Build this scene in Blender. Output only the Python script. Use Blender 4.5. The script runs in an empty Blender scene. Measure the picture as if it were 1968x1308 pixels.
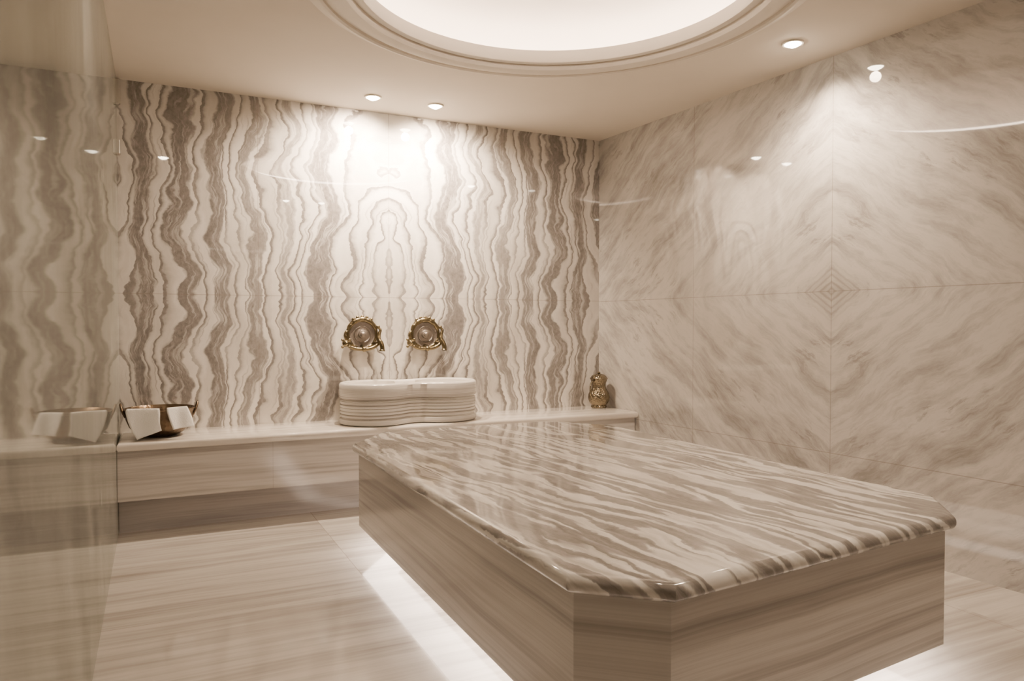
import bpy, bmesh, math, random
from mathutils import Vector, Matrix
random.seed(3)
S=bpy.context.scene
COL=S.collection
H=1.177; CEIL=2.645; BT=0.532; YB=5.0

# ------------------------------------------------------------------ node helpers
class NT:
    def __init__(s,name):
        s.mat=bpy.data.materials.new(name); s.mat.use_nodes=True
        s.t=s.mat.node_tree; s.n=s.t.nodes; s.b=s.n.get('Principled BSDF'); s.out=s.n.get('Material Output')
    def link(s,v,sock):
        if isinstance(v,(int,float)): sock.default_value=v
        elif isinstance(v,tuple): sock.default_value=v if len(v)==len(sock.default_value) else (*v,1)
        else: s.t.links.new(v,sock)
    def m(s,op,a,b=None,c=None):
        n=s.n.new('ShaderNodeMath'); n.operation=op
        s.link(a,n.inputs[0])
        if b is not None: s.link(b,n.inputs[1])
        if c is not None: s.link(c,n.inputs[2])
        return n.outputs[0]
    def xyz(s):
        tc=s.n.new('ShaderNodeTexCoord'); sp=s.n.new('ShaderNodeSeparateXYZ')
        s.t.links.new(tc.outputs['Object'],sp.inputs[0]); return sp.outputs[0],sp.outputs[1],sp.outputs[2]
    def vec(s,x,y,z=0.0):
        n=s.n.new('ShaderNodeCombineXYZ'); s.link(x,n.inputs[0]); s.link(y,n.inputs[1]); s.link(z,n.inputs[2]); return n.outputs[0]
    def noise(s,v,scale=1.0,detail=2.0,rough=0.5,dist=0.0):
        n=s.n.new('ShaderNodeTexNoise'); s.link(v,n.inputs['Vector']); n.inputs['Scale'].default_value=scale
        n.inputs['Detail'].default_value=detail; n.inputs['Roughness'].default_value=rough; n.inputs['Distortion'].default_value=dist
        return n.outputs['Fac']
    def ramp(s,f,stops,interp='LINEAR'):
        n=s.n.new('ShaderNodeValToRGB'); r=n.color_ramp; r.interpolation=interp
        while len(r.elements)<len(stops): r.elements.new(0.5)
        for e,(p,c) in zip(r.elements,stops):
            e.position=p
            e.color=(c,c,c,1) if isinstance(c,(int,float)) else (*c,1)
        s.link(f,n.inputs[0]); return n.outputs[0]
    def mix(s,f,a,b):
        n=s.n.new('ShaderNodeMix'); n.data_type='RGBA'; s.link(f,n.inputs[0]); s.link(a,n.inputs[6]); s.link(b,n.inputs[7]); return n.outputs[2]
    def joint(s,coord,positions,w=0.0022):
        acc=None
        for p in positions:
            d=s.m('ABSOLUTE',s.m('SUBTRACT',coord,p)); k=s.m('LESS_THAN',d,w)
            acc=k if acc is None else s.m('MAXIMUM',acc,k)
        return acc

def simple(name,col,rough=0.5,metal=0.0,bump=0,bscale=80,emit=None,estr=0):
    N=NT(name); x,y,z=N.xyz()
    n=N.noise(N.vec(x,y,z),bscale,3)
    c2=tuple(c*0.93 for c in col)
    N.link(N.mix(n,col,c2),N.b.inputs['Base Color'])
    N.b.inputs['Roughness'].default_value=rough; N.b.inputs['Metallic'].default_value=metal
    if bump:
        b=N.n.new('ShaderNodeBump'); b.inputs['Strength'].default_value=bump; b.inputs['Distance'].default_value=0.01
        N.link(n,b.inputs['Height']); N.link(b.outputs[0],N.b.inputs['Normal'])
    if emit:
        N.b.inputs['Emission Color'].default_value=(*emit,1); N.b.inputs['Emission Strength'].default_value=estr
    return N.mat

def mat_zebra(name):
    N=NT(name); x,y,z=N.xyz()
    ax=N.m('ABSOLUTE',N.m('SUBTRACT',x,1.47)); az=N.m('ABSOLUTE',N.m('SUBTRACT',z,1.367))
    w1=N.m('SUBTRACT',N.noise(N.vec(N.m('MULTIPLY',ax,1.3),N.m('MULTIPLY',az,2.0)),1.0,2,.5),.5)
    w2=N.m('SUBTRACT',N.noise(N.vec(N.m('MULTIPLY',ax,3.0),N.m('MULTIPLY',az,4.2),3.1),1.0,2,.5),.5)
    w3=N.m('SUBTRACT',N.noise(N.vec(N.m('MULTIPLY',ax,11),N.m('MULTIPLY',az,17),7.1),1.0,3,.55),.5)
    e=N.m('POWER',2.718,N.m('MULTIPLY',ax,-5.0))
    arch=N.m('MULTIPLY',N.ramp(az,[(.35,0.0),(.60,.10),(.80,.24),(1.0,.28)]),e)
    s=N.m('ADD',ax,N.m('MULTIPLY',w1,.32)); s=N.m('ADD',s,N.m('MULTIPLY',w2,.17)); s=N.m('ADD',s,N.m('MULTIPLY',w3,.048)); s=N.m('ADD',s,arch)
    wid=N.m('MULTIPLY',N.m('SUBTRACT',N.noise(N.vec(N.m('MULTIPLY',s,2),N.m('MULTIPLY',az,3.0),12.0),1.0,3),.5),.06)
    sn=N.m('ADD',N.m('DIVIDE',s,2.0),wid)
    bands=N.ramp(sn,[(0.0,0),(.193,0),(.197,.95),(.235,1),(.250,.9),(.254,0),(.326,0),(.330,.8),(.354,.7),(.358,.0),(.425,0),(.429,.8),(.465,.9),(.469,0),(.531,.05),(.535,.9),(.580,1),(.585,.1),(.638,.1),(.642,.95),(.688,1),(.693,.1),(.745,.2),(.750,1),(.790,.95),(.795,.15),(.85,.2),(.855,1),(.93,.9)])
    strk=N.ramp(N.noise(N.vec(N.m('MULTIPLY',s,40),N.m('MULTIPLY',az,4),2.0),1.0,4,.65),[(.38,.5),(.50,1.0)])
    bands=N.m('MULTIPLY',bands,strk)
    ph=N.m('ADD',N.m('MULTIPLY',s,11),N.m('MULTIPLY',N.noise(N.vec(N.m('MULTIPLY',s,3),N.m('MULTIPLY',az,.7),1.7),1.0,2),4.0))
    thin=N.ramp(N.m('FRACT',ph),[(0,0.0),(.25,.0),(.43,.28),(.54,.62),(.58,.95),(.71,1.0),(.74,.05),(.84,0)])
    st=N.ramp(N.noise(N.vec(N.m('MULTIPLY',s,7),N.m('MULTIPLY',az,1.5),5.0),1.0,2),[(.28,.45),(.50,1)])
    thin=N.m('MULTIPLY',thin,st)
    ph2=N.m('ADD',N.m('MULTIPLY',s,25),N.m('MULTIPLY',N.noise(N.vec(N.m('MULTIPLY',s,4),N.m('MULTIPLY',az,1.2),21.7),1.0,3),6))
    thin2=N.ramp(N.m('FRACT',ph2),[(0,0.0),(.32,.1),(.42,.85),(.55,.85),(.62,.1),(1,0.0)])
    thin2=N.m('MULTIPLY',thin2,N.ramp(N.noise(N.vec(N.m('MULTIPLY',s,5),N.m('MULTIPLY',az,3),15.0),1.0,2),[(.50,0.0),(.62,.6)]))
    msk=N.m('MAXIMUM',N.m('MAXIMUM',bands,thin),thin2)
    grain=N.noise(N.vec(N.m('MULTIPLY',ax,45),N.m('MULTIPLY',az,26)),1.0,4,.7)
    dark=N.ramp(grain,[(.32,(.125,.114,.111)),(.68,(.25,.231,.223))])
    lite=N.ramp(N.noise(N.vec(N.m('MULTIPLY',s,10),N.m('MULTIPLY',az,2)),1.0,3),[(.3,(.58,.55,.51)),(.60,(.80,.77,.73))])
    col=N.mix(N.m('MULTIPLY',msk,.95),lite,dark)
    jm=N.m('MAXIMUM',N.joint(x,[-.27,.60,1.47,2.34]),N.joint(z,[1.367]))
    col=N.mix(N.m('MULTIPLY',jm,.45),col,(.22,.18,.16))
    N.link(col,N.b.inputs['Base Color']); N.b.inputs['Roughness'].default_value=.02
    N.b.inputs['IOR'].default_value=1.7
    return N.mat

def mat_diamond(name,cx,k0=1.0):
    N=NT(name); x,y,z=N.xyz()
    ax=N.m('ABSOLUTE',N.m('SUBTRACT',x,cx)); az=N.m('ABSOLUTE',N.m('SUBTRACT',z,1.362))
    w=N.m('SUBTRACT',N.noise(N.vec(ax,az,2.0),1.8,3,.55),.5)
    w2=N.m('SUBTRACT',N.noise(N.vec(ax,az,4.0),12,4,.65),.5)
    d=N.m('ADD',N.m('MULTIPLY',ax,.60),N.m('MULTIPLY',az,.80)); d=N.m('ADD',d,N.m('MULTIPLY',w,.22)); d=N.m('ADD',d,N.m('MULTIPLY',w2,.035))
    e=N.m('SUBTRACT',N.m('MULTIPLY',ax,.80),N.m('MULTIPLY',az,.60))
    n1=N.noise(N.vec(N.m('MULTIPLY',d,10),N.m('MULTIPLY',e,1.5)),1.0,6,.70)
    cl=N.noise(N.vec(ax,az,11.0),1.8,4,.6)
    n2=N.noise(N.vec(N.m('MULTIPLY',d,30),N.m('MULTIPLY',e,7),3.3),1.0,5,.7)
    base=N.ramp(N.m('ADD',N.m('MULTIPLY',n1,.62),N.m('MULTIPLY',cl,.38)),[(.37,(.25,.237,.225)),(.46,(.39,.372,.35)),(.54,(.52,.498,.468)),(.68,(.45,.43,.405))])
    spots=N.ramp(n2,[(.54,0.0),(.64,1.0)])
    area=N.ramp(N.noise(N.vec(ax,az,18.0),2.0,3,.55),[(.44,0.0),(.62,1.0)])
    k=N.m('MULTIPLY',N.m('MULTIPLY',spots,area),.55)
    dd=N.m('ADD',N.m('MULTIPLY',ax,.60),N.m('MULTIPLY',az,.80))
    ring=N.m('FRACT',N.m('MULTIPLY',N.m('ADD',dd,N.m('MULTIPLY',w2,.02)),34))
    rm=N.m('MULTIPLY',N.ramp(ring,[(.2,.25),(.5,.7),(.8,.25)]),N.ramp(dd,[(.0,1.0),(.08,.9),(.16,.0)]))
    col=N.mix(k,base,(.17,.155,.145)); col=N.mix(rm,col,(.19,.172,.158))
    jm=N.m('MAXIMUM',N.joint(x,[cx-1.07,cx,cx+1.07,cx+2.14]),N.joint(z,[1.362,.47]))
    col=N.mix(N.m('MULTIPLY',jm,.5),col,(.18,.155,.135))
    N.link(col,N.b.inputs['Base Color']); N.b.inputs['Roughness'].default_value=.03
    N.b.inputs['IOR'].default_value=1.6
    return N.mat

def mat_stripes(name,across,along,cols,sc=9,sl=.35,rough=.12,joints=None,wob=.05,jf=.3):
    N=NT(name); c=dict(zip('xyz',N.xyz()))
    A=c[across]
    L=None
    for a in along:
        L=c[a] if L is None else N.m('ADD',L,c[a])
    w=N.m('MULTIPLY',N.m('SUBTRACT',N.noise(N.vec(N.m('MULTIPLY',A,1.5),N.m('MULTIPLY',L,.9)),1.0,2),.5),wob)
    A2=N.m('ADD',A,w)
    off=0.0
    if joints and 'stag' in joints:
        off=N.m('MULTIPLY',N.m('FLOOR',N.m('DIVIDE',N.m('SUBTRACT',L,joints['stag'][0]),joints['stag'][1])),7.3)
    n1=N.noise(N.vec(N.m('ADD',N.m('MULTIPLY',A2,sc),off),N.m('MULTIPLY',L,sl),off),1.0,5,.6)
    n2=N.noise(N.vec(N.m('ADD',N.m('MULTIPLY',A2,sc*5),off),N.m('MULTIPLY',L,sl*1.5),4.0),1.0,3,.6)
    v=N.m('ADD',N.m('MULTIPLY',n1,.70),N.m('MULTIPLY',n2,.30))
    col=N.ramp(v,[(.37,cols[0]),(.46,cols[1]),(.54,cols[2]),(.64,cols[1])])
    if joints:
        jm=None
        for ax_,ps in joints.items():
            if ax_=='stag': continue
            j=N.joint(c[ax_],ps,.002); jm=j if jm is None else N.m('MAXIMUM',jm,j)
        if jm is not None: col=N.mix(N.m('MULTIPLY',jm,jf),col,(.22,.18,.15))
    N.link(col,N.b.inputs['Base Color']); N.b.inputs['Roughness'].default_value=rough
    return N.mat

def mat_top(name):
    N=NT(name); x,y,z=N.xyz()
    a=math.radians(5); ca,sa=math.cos(a),math.sin(a)
    s=N.m('ADD',N.m('MULTIPLY',x,ca),N.m('MULTIPLY',y,sa)); l=N.m('SUBTRACT',N.m('MULTIPLY',y,ca),N.m('MULTIPLY',x,sa))
    w=N.m('SUBTRACT',N.noise(N.vec(N.m('MULTIPLY',s,2.5),N.m('MULTIPLY',l,1.5)),1.0,3),.5)
    w2=N.m('SUBTRACT',N.noise(N.vec(N.m('MULTIPLY',s,14),N.m('MULTIPLY',l,7),2.0),1.0,4,.65),.5)
    s2=N.m('ADD',N.m('ADD',s,N.m('MULTIPLY',w,.20)),N.m('MULTIPLY',w2,.06)); s2=N.m('ADD',s2,N.m('MULTIPLY',z,1.0))
    n=N.noise(N.vec(N.m('MULTIPLY',s2,9.5),N.m('MULTIPLY',l,1.0)),1.0,2.4,.5)
    m=N.ramp(n,[(.32,1),(.365,.8),(.385,.05),(.47,0.0),(.49,.8),(.53,1),(.585,.9),(.605,.05),(.655,.0),(.675,.95)])
    g=N.noise(N.vec(N.m('MULTIPLY',s2,60),N.m('MULTIPLY',l,14),z),1.0,4,.7)
    dark=N.ramp(g,[(.3,(.13,.118,.112)),(.7,(.28,.257,.244))])
    lite=N.ramp(N.noise(N.vec(N.m('MULTIPLY',s2,26),N.m('MULTIPLY',l,2)),1.0,4),[(.35,(.50,.475,.44)),(.58,(.79,.765,.73))])
    N.link(N.mix(N.m('MULTIPLY',m,.92),lite,dark),N.b.inputs['Base Color']); N.b.inputs['Roughness'].default_value=.06
    return N.mat

def mat_glass(name):
    N=NT(name); N.n.remove(N.b)
    g=N.n.new('ShaderNodeNewGeometry')
    ior=N.m('ADD',N.m('MULTIPLY',g.outputs['Backfacing'],1/1.5-1.5),1.5)
    fr=N.n.new('ShaderNodeFresnel'); N.link(ior,fr.inputs['IOR'])
    tr=N.n.new('ShaderNodeBsdfTransparent'); tr.inputs[0].default_value=(.91,.93,.90,1)
    gl=N.n.new('ShaderNodeBsdfGlossy'); gl.inputs['Roughness'].default_value=.035
    x,y,z=N.xyz()
    gl.inputs['Color'].default_value=(.90,.92,.90,1)
    mx=N.n.new('ShaderNodeMixShader'); N.link(fr.outputs[0],mx.inputs[0]); N.link(tr.outputs[0],mx.inputs[1]); N.link(gl.outputs[0],mx.inputs[2])
    df=N.n.new('ShaderNodeBsdfDiffuse')
    dn=N.noise(N.vec(N.m('ADD',N.m('MULTIPLY',y,2.2),N.m('MULTIPLY',z,1.1)),N.m('SUBTRACT',N.m('MULTIPLY',z,.5),N.m('MULTIPLY',y,.3))),1.6,6,.7)
    N.link(N.ramp(dn,[(.36,(.26,.255,.235)),(.5,(.42,.41,.38)),(.62,(.54,.53,.49))]),df.inputs[0])
    hz=N.ramp(N.noise(N.vec(N.m('MULTIPLY',y,2.5),N.m('MULTIPLY',z,.9),0.0),1.0,4,.6),[(.35,.24),(.70,.40)])  # diffuse veil painted into the glass for the pale, low-contrast marble reflection
    m2=N.n.new('ShaderNodeMixShader'); N.link(hz,m2.inputs[0]); N.link(mx.outputs[0],m2.inputs[1]); N.link(df.outputs[0],m2.inputs[2])
    N.link(m2.outputs[0],N.out.inputs[0])
    return N.mat

def mat_metal(name,col,col2,rough,bscale=40,bump=.4):
    N=NT(name); x,y,z=N.xyz()
    v=N.n.new('ShaderNodeTexVoronoi'); N.link(N.vec(x,y,z),v.inputs['Vector']); v.inputs['Scale'].default_value=bscale
    n=N.noise(N.vec(x,y,z),bscale*.6,3)
    N.link(N.mix(n,col,col2),N.b.inputs['Base Color']); N.b.inputs['Metallic'].default_value=1; N.b.inputs['Roughness'].default_value=rough
    b=N.n.new('ShaderNodeBump'); b.inputs['Strength'].default_value=bump; b.inputs['Distance'].default_value=.004
    N.link(v.outputs['Distance'],b.inputs['Height']); N.link(b.outputs[0],N.b.inputs['Normal'])
    return N.mat

M_back=mat_zebra('zebra_marble')
M_right=mat_diamond('bookmatched_pale_marble',2.137)
M_side=mat_diamond('pale_marble_side',1.5)
FL=((.32,.295,.27),(.46,.43,.395),(.59,.56,.52))
M_floor=mat_stripes('floor_striped_marble','y','x',FL,sc=5,sl=.4,rough=.09,joints={'x':[-.21,.862,1.92,2.98],'y':[-.4,.8,2.0,3.2,4.4],'stag':(-.21,1.072)},jf=.5)
BS=((.34,.315,.295),(.46,.435,.41),(.58,.553,.525))
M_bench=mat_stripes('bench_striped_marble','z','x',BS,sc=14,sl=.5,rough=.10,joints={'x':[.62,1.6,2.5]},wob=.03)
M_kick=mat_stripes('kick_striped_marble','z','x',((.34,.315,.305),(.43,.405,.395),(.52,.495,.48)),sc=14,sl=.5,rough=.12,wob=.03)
M_bench_top=mat_stripes('bench_top_marble','y','x',((.50,.46,.41),(.62,.58,.53),(.72,.68,.63)),sc=9,sl=.6,rough=.07)
M_base=mat_stripes('table_striped_marble','z','xy',((.39,.362,.338),(.52,.49,.46),(.64,.61,.575)),sc=18,sl=.35,rough=.12,wob=.05)
M_top=mat_top('table_top_veined_marble')
M_basin=mat_stripes('basin_marble','z','xy',((.30,.275,.255),(.54,.51,.475),(.76,.735,.695)),sc=36,sl=.4,rough=.2,wob=.008)
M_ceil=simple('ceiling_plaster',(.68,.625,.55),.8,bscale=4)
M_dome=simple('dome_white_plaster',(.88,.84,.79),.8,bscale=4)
M_mould=simple('moulding_plaster',(.74,.69,.62),.6,bscale=6)
M_glass=mat_glass('partition_glass')
M_steel=simple('brushed_steel',(.62,.6,.56),.3,1.0)
M_brass=mat_metal('antique_brass',(.28,.235,.145),(.12,.095,.055),.3,60,.5)
M_plate=mat_metal('tarnished_silver',(.34,.305,.28),(.22,.195,.175),.5,150,.25)
M_bowl=mat_metal('dark_hammered_bronze',(.20,.145,.095),(.09,.065,.045),.32,45,.6)
M_jug=mat_metal('engraved_dark_brass',(.36,.30,.21),(.12,.10,.07),.24,85,1.0)
M_cloth=simple('white_cotton',(.93,.92,.90),.95,bump=.3,bscale=220)
M_lens=simple('lamp_lens',(1,1,1),.3,emit=(1,.84,.64),estr=110)
M_led=simple('cove_led',(1,1,1),.3,emit=(1,.77,.585),estr=50)
M_led2=simple('table_led',(1,1,1),.3,emit=(1,.81,.68),estr=10.5)

# ------------------------------------------------------------------ mesh helpers
def obj(name,bm,mat,parent=None,loc=(0,0,0),smooth=False,split=True,recalc=True,**props):
    me=bpy.data.meshes.new(name)
    if recalc: bmesh.ops.recalc_face_normals(bm,faces=bm.faces[:])
    bm.to_mesh(me); bm.free()
    o=bpy.data.objects.new(name,me); COL.objects.link(o); o.location=loc
    if mat: me.materials.append(mat)
    if smooth:
        for p in me.polygons: p.use_smooth=True
        if split:
            md=o.modifiers.new('split','EDGE_SPLIT'); md.split_angle=math.radians(38)
    if parent: o.parent=parent
    for k,v in props.items(): o[k]=v
    return o
def empty(name,loc,label,cat,group=None):
    o=bpy.data.objects.new(name,None); COL.objects.link(o); o.location=loc; o.empty_display_size=.1
    o['label']=label; o['category']=cat
    if group: o['group']=group
    return o
def box(bm,x0,x1,y0,y1,z0,z1):
    v=[bm.verts.new(p) for p in [(x0,y0,z0),(x1,y0,z0),(x1,y1,z0),(x0,y1,z0),(x0,y0,z1),(x1,y0,z1),(x1,y1,z1),(x0,y1,z1)]]
    for f in [(0,3,2,1),(4,5,6,7),(0,1,5,4),(1,2,6,5),(2,3,7,6),(3,0,4,7)]: bm.faces.new([v[i] for i in f])
    return v
def prism(bm,pts,z0,z1,bev=0,seg=4,top_bev=True,bot_bev=True):
    a=[bm.verts.new((p[0],p[1],z0)) for p in pts]; b=[bm.verts.new((p[0],p[1],z1)) for p in pts]
    n=len(pts); bf=bm.faces.new(list(reversed(a))); tf=bm.faces.new(b)
    for i in range(n): bm.faces.new([a[i],a[(i+1)%n],b[(i+1)%n],b[i]])
    if bev:
        es=[]
        if top_bev: es+=list(tf.edges)
        if bot_bev: es+=list(bf.edges)
        bmesh.ops.bevel(bm,geom=es,offset=bev,segments=seg,profile=.5,affect='EDGES')
def inset_poly(pts,d):
    out=[];n=len(pts)
    for i in range(n):
        p0,p1,p2=Vector(pts[i-1]),Vector(pts[i]),Vector(pts[(i+1)%n])
        e1=(p1-p0).normalized(); e2=(p2-p1).normalized()
        n1=Vector((-e1.y,e1.x)); n2=Vector((-e2.y,e2.x)); b=(n1+n2); b/= (1+n1.dot(n2))
        out.append(tuple(p1+b*d))
    return out
def lathe(bm,prof,seg=48,mat=None,cx=0,cy=0):
    rings=[]
    for r,z in prof:
        if r<1e-6: rings.append([bm.verts.new((cx,cy,z))])
        else: rings.append([bm.verts.new((cx+r*math.cos(2*math.pi*i/seg),cy+r*math.sin(2*math.pi*i/seg),z)) for i in range(seg)])
    for a,b in zip(rings,rings[1:]):
        for i in range(seg):
            j=(i+1)%seg
            if len(a)==1 and len(b)==1: continue
            if len(a)==1: bm.faces.new([a[0],b[i],b[j]])
            elif len(b)==1: bm.faces.new([a[i],a[j],b[0]])
            else: bm.faces.new([a[i],a[j],b[j],b[i]])
    if mat is not None:
        vs=[v for r in rings for v in r]; bmesh.ops.transform(bm,matrix=mat,verts=vs)
def tube(bm,pts,rad,seg=12,closed=False,caps=True):
    P=[Vector(p) for p in pts]; n=len(P); R=rad if isinstance(rad,(list,tuple)) else [rad]*n
    rings=[]; up=None
    for i in range(n):
        if closed: t=(P[(i+1)%n]-P[i-1]).normalized()
        else: t=(P[min(i+1,n-1)]-P[max(i-1,0)]).normalized()
        if up is None:
            up=Vector((0,0,1)) if abs(t.z)<.9 else Vector((1,0,0))
        up=(up-t*up.dot(t)).normalized(); s=t.cross(up)
        rings.append([bm.verts.new(P[i]+(up*math.cos(2*math.pi*k/seg)+s*math.sin(2*math.pi*k/seg))*R[i]) for k in range(seg)])
    for i in range(n if closed else n-1):
        a,b=rings[i],rings[(i+1)%n]
        for k in range(seg):
            j=(k+1)%seg; bm.faces.new([a[k],a[j],b[j],b[k]])
    if not closed and caps:
        bm.faces.new(list(reversed(rings[0]))); bm.faces.new(rings[-1])
def smoothpath(pts,k=6):
    P=[Vector(p) for p in pts]; out=[]
    for i in range(len(P)-1):
        p0=P[max(i-1,0)];p1=P[i];p2=P[i+1];p3=P[min(i+2,len(P)-1)]
        for j in range(k):
            t=j/k; out.append(.5*((2*p1)+(p2-p0)*t+(2*p0-5*p1+4*p2-p3)*t*t+(3*p1-p0-3*p2+p3)*t**3))
    out.append(P[-1]); return out
def sphere(bm,c,r,sx=1,sy=1,sz=1,u=20,v=12):
    bmesh.ops.create_uvsphere(bm,u_segments=u,v_segments=v,radius=r,matrix=Matrix.Translation(c)@Matrix.Diagonal((sx,sy,sz,1)))

# ------------------------------------------------------------------ room shell
X0=-1.35; Y0=-1.3
bm=bmesh.new(); box(bm,X0-.1,3.75,Y0-.1,YB+.1,-.1,0); obj('floor',bm,M_floor,kind='structure')
bm=bmesh.new(); box(bm,X0-.1,3.75,YB,YB+.1,0,CEIL); obj('wall_back',bm,M_back,kind='structure')
dr=Vector((.0666,-1,0)).normalized(); ang=math.atan2(dr.y,dr.x)
bm=bmesh.new(); box(bm,-.0,6.6,0,.1,0,CEIL)
o=obj('wall_right',bm,M_right,kind='structure'); o.location=(3.202,5.0,0); o.rotation_euler=(0,0,ang)
bm=bmesh.new(); box(bm,-.1,6.5,-.1,0,0,CEIL); o=obj('wall_left',bm,M_side,kind='structure'); o.location=(X0,YB,0); o.rotation_euler=(0,0,-math.pi/2)
bm=bmesh.new(); box(bm,0,5.1,-.1,0,0,CEIL); o=obj('wall_front',bm,M_side,kind='structure'); o.location=(X0,Y0,0)

CX,CY=1.60,2.82
def ring(bm,r,z,n=128): return [bm.verts.new((CX+r*math.cos(2*math.pi*i/n),CY+r*math.sin(2*math.pi*i/n),z)) for i in range(n)]
bm=bmesh.new()
R=[ring(bm,.905,CEIL)]
prof=[(.905,CEIL+.055),(1.12,CEIL+.055),(1.14,CEIL+.14)]
for i in range(1,13):
    a=i/12*math.pi/2; prof.append((1.14*math.cos(a),CEIL+.14+.26*math.sin(a)))
for r,z in prof[:-1]: R.append(ring(bm,r,z))
for a,b in zip(R,R[1:]):
    for i in range(128): f=bm.faces.new([a[i],b[i],b[(i+1)%128],a[(i+1)%128]]); f.smooth=True; f.material_index=1
f=bm.faces.new(R[-1]); f.material_index=1
oc=[bm.verts.new(p) for p in [(X0-.1,Y0-.1,CEIL),(3.75,Y0-.1,CEIL),(3.75,YB+.1,CEIL),(X0-.1,YB+.1,CEIL)]]
es=[bm.edges.new((oc[i],oc[(i+1)%4])) for i in range(4)]
ie=[bm.edges.get((R[0][i],R[0][(i+1)%128])) for i in range(128)]
bmesh.ops.triangle_fill(bm,use_beauty=True,use_dissolve=False,edges=es+ie)
o=obj('ceiling',bm,M_ceil,kind='structure'); o.data.materials.append(M_dome); m=o.modifiers.new('split','EDGE_SPLIT'); m.split_angle=.5
bm=bmesh.new()
pr=[(.904,.058),(.882,.058),(.880,.0),(.884,-.008),(.912,-.010),(.914,-.001),(.930,-.001),(.932,-.018),(.944,-.030),(.975,-.038),(1.005,-.036),(1.012,-.020),(1.016,-.012),(1.052,-.012),(1.054,-.024),(1.066,-.030),(1.082,-.026),(1.086,-.010),(1.118,-.008),(1.120,-.001),(1.13,.0)]
lathe(bm,[(r,CEIL+z) for r,z in pr],128,cx=CX,cy=CY)
o=obj('trim_1',bm,M_mould,smooth=True,kind='structure'); o.modifiers['split'].split_angle=math.radians(30)

cl=empty('cove_light',(CX,CY,CEIL+.056),'warm white hidden LED ring inside the round ceiling recess','lamp')
bm=bmesh.new(); tube(bm,[(1.04*math.cos(2*math.pi*i/96),1.04*math.sin(2*math.pi*i/96),.038) for i in range(96)],.014,8,closed=True)
obj('light_strip',bm,M_led,cl,smooth=True)
bm=bmesh.new(); lathe(bm,[(1.032,.0),(1.032,.026),(1.048,.026),(1.048,0)],96); obj('mounting_rail',bm,M_mould,cl)

# ------------------------------------------------------------------ bench
b=empty('marble_bench',(1.5,4.75,0),'long built-in striped marble bench with rounded edge along the veined wall','bench')
def par(o,p):
    o.parent=p; o.matrix_parent_inverse=Matrix.Translation(-p.location); return o
XL=-.1985
bm=bmesh.new(); prism(bm,[(XL,4.50),(3.228,4.50),(3.196,4.998),(XL,4.998)],BT-.048,BT,.018,4)
par(obj('bench_top',bm,M_bench_top,smooth=True),b)
bm=bmesh.new(); prism(bm,[(XL,4.54),(3.226,4.54),(3.196,4.998),(XL,4.998)],.205,BT-.048)
par(obj('bench_body',bm,M_bench),b)
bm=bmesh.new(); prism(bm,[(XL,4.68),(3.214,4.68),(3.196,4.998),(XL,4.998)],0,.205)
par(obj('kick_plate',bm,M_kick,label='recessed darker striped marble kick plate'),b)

# ------------------------------------------------------------------ table
tp=[(.905,1.56),(1.105,1.385),(2.33,1.50),(2.525,1.70),(2.525,3.80),(2.25,4.13),(1.19,4.16),(.915,3.79)]
TZ=.562
t=empty('marble_table',(1.7,2.8,0),'large octagonal heated marble table with veined top, glowing underneath','table')
bm=bmesh.new(); prism(bm,tp,TZ-.052,TZ,.024,6)
par(obj('table_top',bm,M_top,smooth=True),t)
bm=bmesh.new(); prism(bm,inset_poly(tp,.03),.13,TZ-.052)
par(obj('table_base',bm,M_base),t)
bm=bmesh.new(); prism(bm,inset_poly(tp,.30),0,.13)
par(obj('plinth',bm,M_base,label='recessed marble plinth'),t)
bm=bmesh.new()
i1=[bm.verts.new((*p,.1285)) for p in inset_poly(tp,.045)]; i2=[bm.verts.new((*p,.1285)) for p in inset_poly(tp,.22)]
for i in range(8): 
    j=(i+1)%8; fc=bm.faces.new([i1[i],i2[i],i2[j],i1[j]])
par(obj('light_strip',bm,M_led2,label='glowing white LED strip'),t)

# ------------------------------------------------------------------ glass partition
g=empty('glass_partition',(-.2,2.6,0),'frameless glass partition against the bench end, pale reflection haze painted in','glass partition')
bm=bmesh.new(); box(bm,-.212,-.200,2.6955,4.995,.004,CEIL-.003); par(obj('glass_panel',bm,M_glass),g)
bm=bmesh.new(); box(bm,-.212,-.200,.2,2.6945,.004,CEIL-.003); par(obj('glass_panel',bm,M_glass),g)
for zc,hh in ((2.56,.075),(2.235,.045)):
    bm=bmesh.new(); box(bm,-.225,-.180,4.955,4.997,zc-hh,zc+hh); bmesh.ops.bevel(bm,geom=bm.edges[:],offset=.006,segments=3,affect='EDGES')
    par(obj('bracket',bm,M_steel,smooth=True,label='small pale metal wall bracket'),g)

# ------------------------------------------------------------------ basin
W0=.150
def fig8(phi,off,c=.235,r0=.23,w0=W0):
    r=r0+off; w=w0+off; cs=abs(math.cos(phi)); sn=abs(math.sin(phi))
    d1=0
    q=r*r-c*c*sn*sn
    if q>=0: d1=c*cs+math.sqrt(q)
    d2=0
    if sn>1e-5:
        d2=w/sn
        if d2*cs>c: d2=min(d2,math.hypot(c,w)) if d1<=0 else 0
    k=40
    return math.log(math.exp(k*d1)+math.exp(k*d2))/k if d2>0 else d1
bz=empty('marble_basin',(1.535,4.752,BT+.001),'carved double-lobed striped marble wash basin on the bench','basin')
bm=bmesh.new(); n=160
pr=[(-.03,0),(-.008,.0),(.002,.006),(.004,.030),(.001,.036),(-.010,.040),(-.011,.046),(-.004,.050),(-.001,.053)]
for k in range(5):
    z0=.053+k*.0205; pr+=[(-.001,z0+.012),(-.007,z0+.016),(-.001,z0+.020)]
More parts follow.
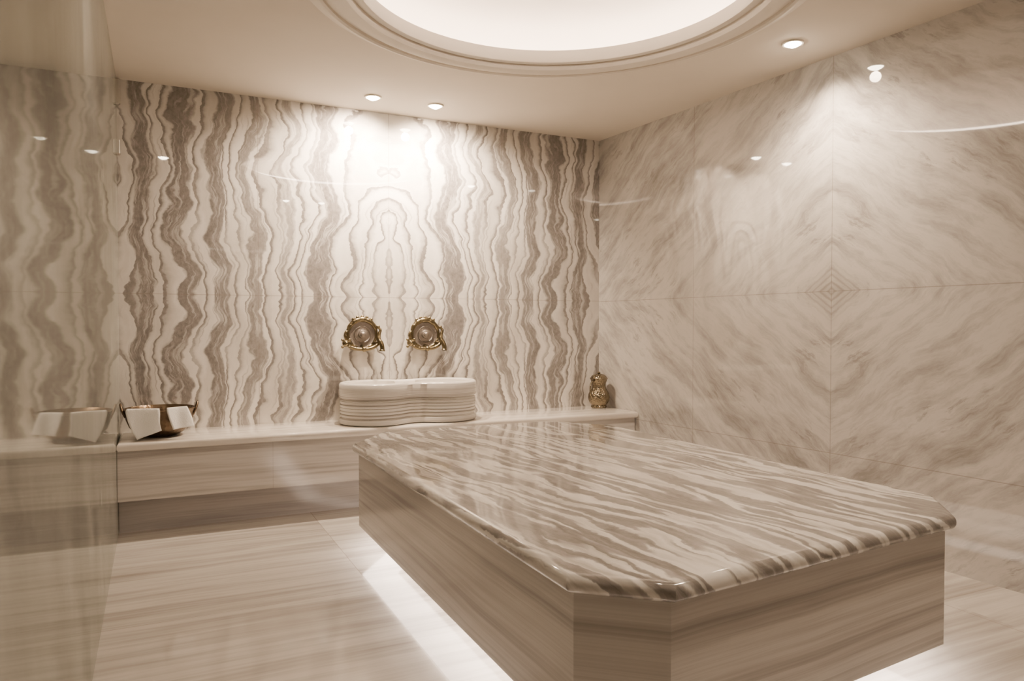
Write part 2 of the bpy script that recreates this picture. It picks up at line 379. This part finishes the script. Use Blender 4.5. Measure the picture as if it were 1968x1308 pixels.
pr+=[(-.011,.160),(-.012,.166),(.001,.171),(.003,.176),(.004,.255),(-.002,.264),(-.012,.268),(-.030,.268),(-.040,.262),(-.044,.25),(-.050,.20),(-.065,.15),(-.09,.125),(-.115,.115)]
rings=[]
for off,z in pr:
    rr=[]
    for i in range(n):
        ph=2*math.pi*i/n
        if off<-.03 and z>.1: d=fig8(ph,off,w0=W0+(off+.03)*.7)
        else: d=fig8(ph,off)
        rr.append(bm.verts.new((d*math.cos(ph),d*math.sin(ph),z)))
    rings.append(rr)
for a,c in zip(rings,rings[1:]):
    for i in range(n): bm.faces.new([a[i],a[(i+1)%n],c[(i+1)%n],c[i]])
bm.faces.new(list(reversed(rings[0]))); bm.faces.new(rings[-1])
obj('basin_body',bm,M_basin,bz,smooth=True)
bm=bmesh.new(); box(bm,-.018,.018,-.112,.112,.116,.24); bmesh.ops.bevel(bm,geom=bm.edges[:],offset=.008,segments=3,affect='EDGES')
obj('basin_divider',bm,M_basin,bz,smooth=True)

# ------------------------------------------------------------------ wall taps
def make_tap(loc):
    T=empty('wall_tap',loc,'ornate antique brass wall tap with round tarnished backplate above the basin','tap','pair of ornate wall taps')
    toY=Matrix.Rotation(math.pi/2,4,'X')
    bm=bmesh.new(); lathe(bm,[(0,.0),(.098,.0),(.098,.012),(.088,.018),(.080,.014),(.060,.018),(.056,.024),(.050,.018),(.030,.022),(.026,.034),(.018,.036),(.016,.046),(.008,.052),(0,.053)],56,toY)
    obj('backplate',bm,M_plate,T,smooth=True,label='round tarnished silver backplate')
    bm=bmesh.new()
    pts=[];rad=[]
    for i in range(72):
        a=2*math.pi*i/72; pts.append((.1*math.cos(a),-.014,.1*math.sin(a)+.002)); rad.append(.011+.008*max(0,math.sin(a))+.0015*math.cos(12*a))
    tube(bm,pts,rad,12,closed=True)
    for i in range(5):
        a=math.radians(58+16*i); sphere(bm,Vector((.118*math.cos(a),-.016,.118*math.sin(a)+.002)),.012,1,.7,1,12,8)
    obj('rim',bm,M_brass,T,smooth=True,label='raised brass rim with leafy crest')
    bm=bmesh.new()
    tube(bm,smoothpath([(-.115,-.045,-.055),(-.085,-.055,-.088),(-.03,-.06,-.10),(.04,-.06,-.098),(.09,-.055,-.075),(.112,-.05,-.04)]),.012,12)
    tube(bm,[(0,0,-.085),(0,-.062,-.10)],[.02,.014],14)
    for s in (-1,1): tube(bm,[(s*.085,0,-.06),(s*.095,-.052,-.066)],[.018,.013],14)
    sphere(bm,Vector((0,-.066,-.101)),.018)
    obj('mixer_pipe',bm,M_brass,T,smooth=True)
    bm=bmesh.new()
    sphere(bm,Vector((-.125,-.06,-.06)),.024); sphere(bm,Vector((-.125,-.088,-.06)),.012)
    for k in range(4):
        a=math.pi/4+k*math.pi/2; e=Vector((-.125+.034*math.cos(a),-.075,-.06+.034*math.sin(a)))
        tube(bm,[(-.125,-.075,-.06),tuple(e)],.0065,8); sphere(bm,e,.010,u=12,v=8)
    obj('tap_handle',bm,M_brass,T,smooth=True)
    bm=bmesh.new()
    pp=smoothpath([(.105,-.045,.045),(.118,-.05,.030),(.108,-.052,.0),(.104,-.06,-.035),(.116,-.074,-.062),(.122,-.08,-.09),(.121,-.08,-.115)])
    k=len(pp); tube(bm,pp,[.007+.009*min(1,i/(k*.55))+(.004 if i>k-4 else 0) for i in range(k)],12)
    sphere(bm,Vector((.104,-.045,.050)),.013)
    obj('spout',bm,M_brass,T,smooth=True)
    bm=bmesh.new()
    tube(bm,smoothpath([(-.112,-.03,-.035),(-.122,-.035,.0),(-.108,-.03,.025),(-.100,-.03,.05)]),[.012]*6+[.010]*6+[.007]*7,10)
    obj('scroll_bracket',bm,M_brass,T,smooth=True)
    return T
t1=make_tap((1.274,4.998,1.112))
t2=t1.copy(); t2.location=(1.728,4.998,1.110); COL.objects.link(t2)
for c in list(t1.children):
    k=c.copy(); k.parent=t2; COL.objects.link(k)

# ------------------------------------------------------------------ bowl and towels
bw=empty('bronze_bowl',(.015,4.745,BT+.001),'dark hammered bronze bowl with side handles standing on the bench','bowl')
bm=bmesh.new(); lathe(bm,[(0,.004),(.08,.004),(.085,0),(.095,.004),(.13,.022),(.16,.055),(.178,.10),(.182,.135),(.192,.158),(.189,.162),(.176,.142),(.17,.10),(.15,.06),(.12,.03),(.08,.014),(0,.012)],64)
obj('bowl_body',bm,M_bowl,bw,smooth=True)
for s in (-1,1):
    bm=bmesh.new(); tube(bm,smoothpath([(s*.176,-.03,.115),(s*.194,-.028,.155),(s*.203,0,.188),(s*.194,.028,.155),(s*.176,.03,.115)]) ,.007,10)
    obj('handle',bm,M_bowl,bw,smooth=True)
def towel(rows,label):
    bm=bmesh.new(); grid=[]
    NU=14
    path=[ [Vector(r[0]),Vector(r[1])] for r in rows]
    L=smoothpath([p[0] for p in path],6); Rr=smoothpath([p[1] for p in path],6)
    for j,(a,c) in enumerate(zip(L,Rr)):
        row=[]
        for i in range(NU+1):
            u=i/NU; p=a.lerp(c,u); p.y-=.005*math.sin(u*math.pi*2.2+j*.12)*min(1,j/8); row.append(bm.verts.new(p))
        grid.append(row)
    for a,c in zip(grid,grid[1:]):
        for i in range(NU): bm.faces.new([a[i],a[i+1],c[i+1],c[i]])
    o=obj('folded_towel',bm,M_cloth,loc=bw.location,smooth=True,split=False)
    md=o.modifiers.new('thick','SOLIDIFY'); md.thickness=.007; md.offset=0
    o['label']=label; o['category']='towel'; o['group']='towels draped over the bowl'
    return o
towel([((-.155,-.158,.170),(-.003,-.190,.168)),((-.165,-.166,.175),(-.002,-.203,.174)),((-.170,-.172,.155),(.000,-.210,.152)),((-.150,-.185,.08),(.000,-.216,.10)),((-.115,-.20,.008),(.008,-.218,.055))],
 'white cotton towel draped over the bowl rim, pointed corner touching bench')
towel([((.038,-.190,.170),(.132,-.162,.172)),((.035,-.203,.175),(.140,-.172,.177)),((.037,-.210,.154),(.150,-.178,.156)),((.052,-.215,.10),(.166,-.182,.110)),((.068,-.218,.055),(.174,-.184,.068))],
 'smaller white cotton towel draped over the bowl rim')

# ------------------------------------------------------------------ jug
jg=empty('metal_jug',(3.100,4.84,BT+.001),'engraved dark brass lidded jug on the bench in the corner','jug')
bm=bmesh.new(); lathe(bm,[(0,0),(.056,0),(.062,.006),(.061,.014),(.057,.020),(.071,.038),(.081,.062),(.084,.083),(.080,.108),(.068,.132),(.057,.150),(.053,.168),(.054,.185),(.059,.202),(.066,.222)],48)
obj('jug_body',bm,M_jug,jg,smooth=True)
bm=bmesh.new(); lathe(bm,[(.066,.222),(.070,.226),(.069,.232),(.063,.236),(.056,.248),(.040,.258),(.018,.264),(.010,.267),(.013,.273),(.008,.279),(0,.281)],48)
obj('lid',bm,M_jug,jg,smooth=True)
bm=bmesh.new(); tube(bm,smoothpath([(-.058,-.02,.215),(-.088,-.03,.195),(-.100,-.035,.15),(-.094,-.032,.105),(-.074,-.028,.085)]),.006,10)
obj('handle',bm,M_jug,jg,smooth=True)

# ------------------------------------------------------------------ downlights
def downlight(x,y,power,size=105,tilt=(0,0)):
    D=empty('downlight',(x,y,CEIL),'small round recessed warm ceiling spotlight, switched on','ceiling light','recessed ceiling spotlights')
    bm=bmesh.new(); lathe(bm,[(.042,-.002),(.043,-.008),(.052,-.008),(.056,-.001),(.056,0)],32); obj('lamp_ring',bm,M_mould,D,smooth=True)
    bm=bmesh.new(); lathe(bm,[(0,-.024),(.015,-.022),(.030,-.015),(.042,-.003)],32); obj('lamp_lens',bm,M_lens,D,smooth=True)
    l=bpy.data.lights.new('spot','SPOT'); l.energy=power; l.color=(1,.76,.54); l.spot_size=math.radians(size); l.spot_blend=1; l.shadow_soft_size=.03
    lo=bpy.data.objects.new('spot_lamp',l); COL.objects.link(lo); lo.parent=D; lo.location=(0,0,-.06); lo.rotation_euler=(math.radians(tilt[0]),math.radians(tilt[1]),0)
downlight(1.27,4.67,330,135,(32,10))
downlight(1.695,4.67,330,135,(32,-10))
downlight(3.0,2.83,170,130,(0,-14))
downlight(.07,2.87,28,120)
downlight(1.39,1.05,62,140)
downlight(1.80,1.05,62,140)
downlight(-.8,3.2,12,130)  # added lamp, brightens the dim space behind the glass

# ------------------------------------------------------------------ world + camera
w=bpy.data.worlds.new('World'); S.world=w; w.use_nodes=True
w.node_tree.nodes['Background'].inputs[0].default_value=(1,.85,.7,1); w.node_tree.nodes['Background'].inputs[1].default_value=.05
f=1410.; th=math.atan((984-300)/f); p=math.atan((654-624)/f)
cd=bpy.data.cameras.new('Camera'); cd.sensor_width=36; cd.lens=f/1968*36; cd.clip_start=.02
co=bpy.data.objects.new('Camera',cd); COL.objects.link(co); co.location=(0,0,H); co.rotation_euler=(math.pi/2-p,0,-th)
S.camera=co
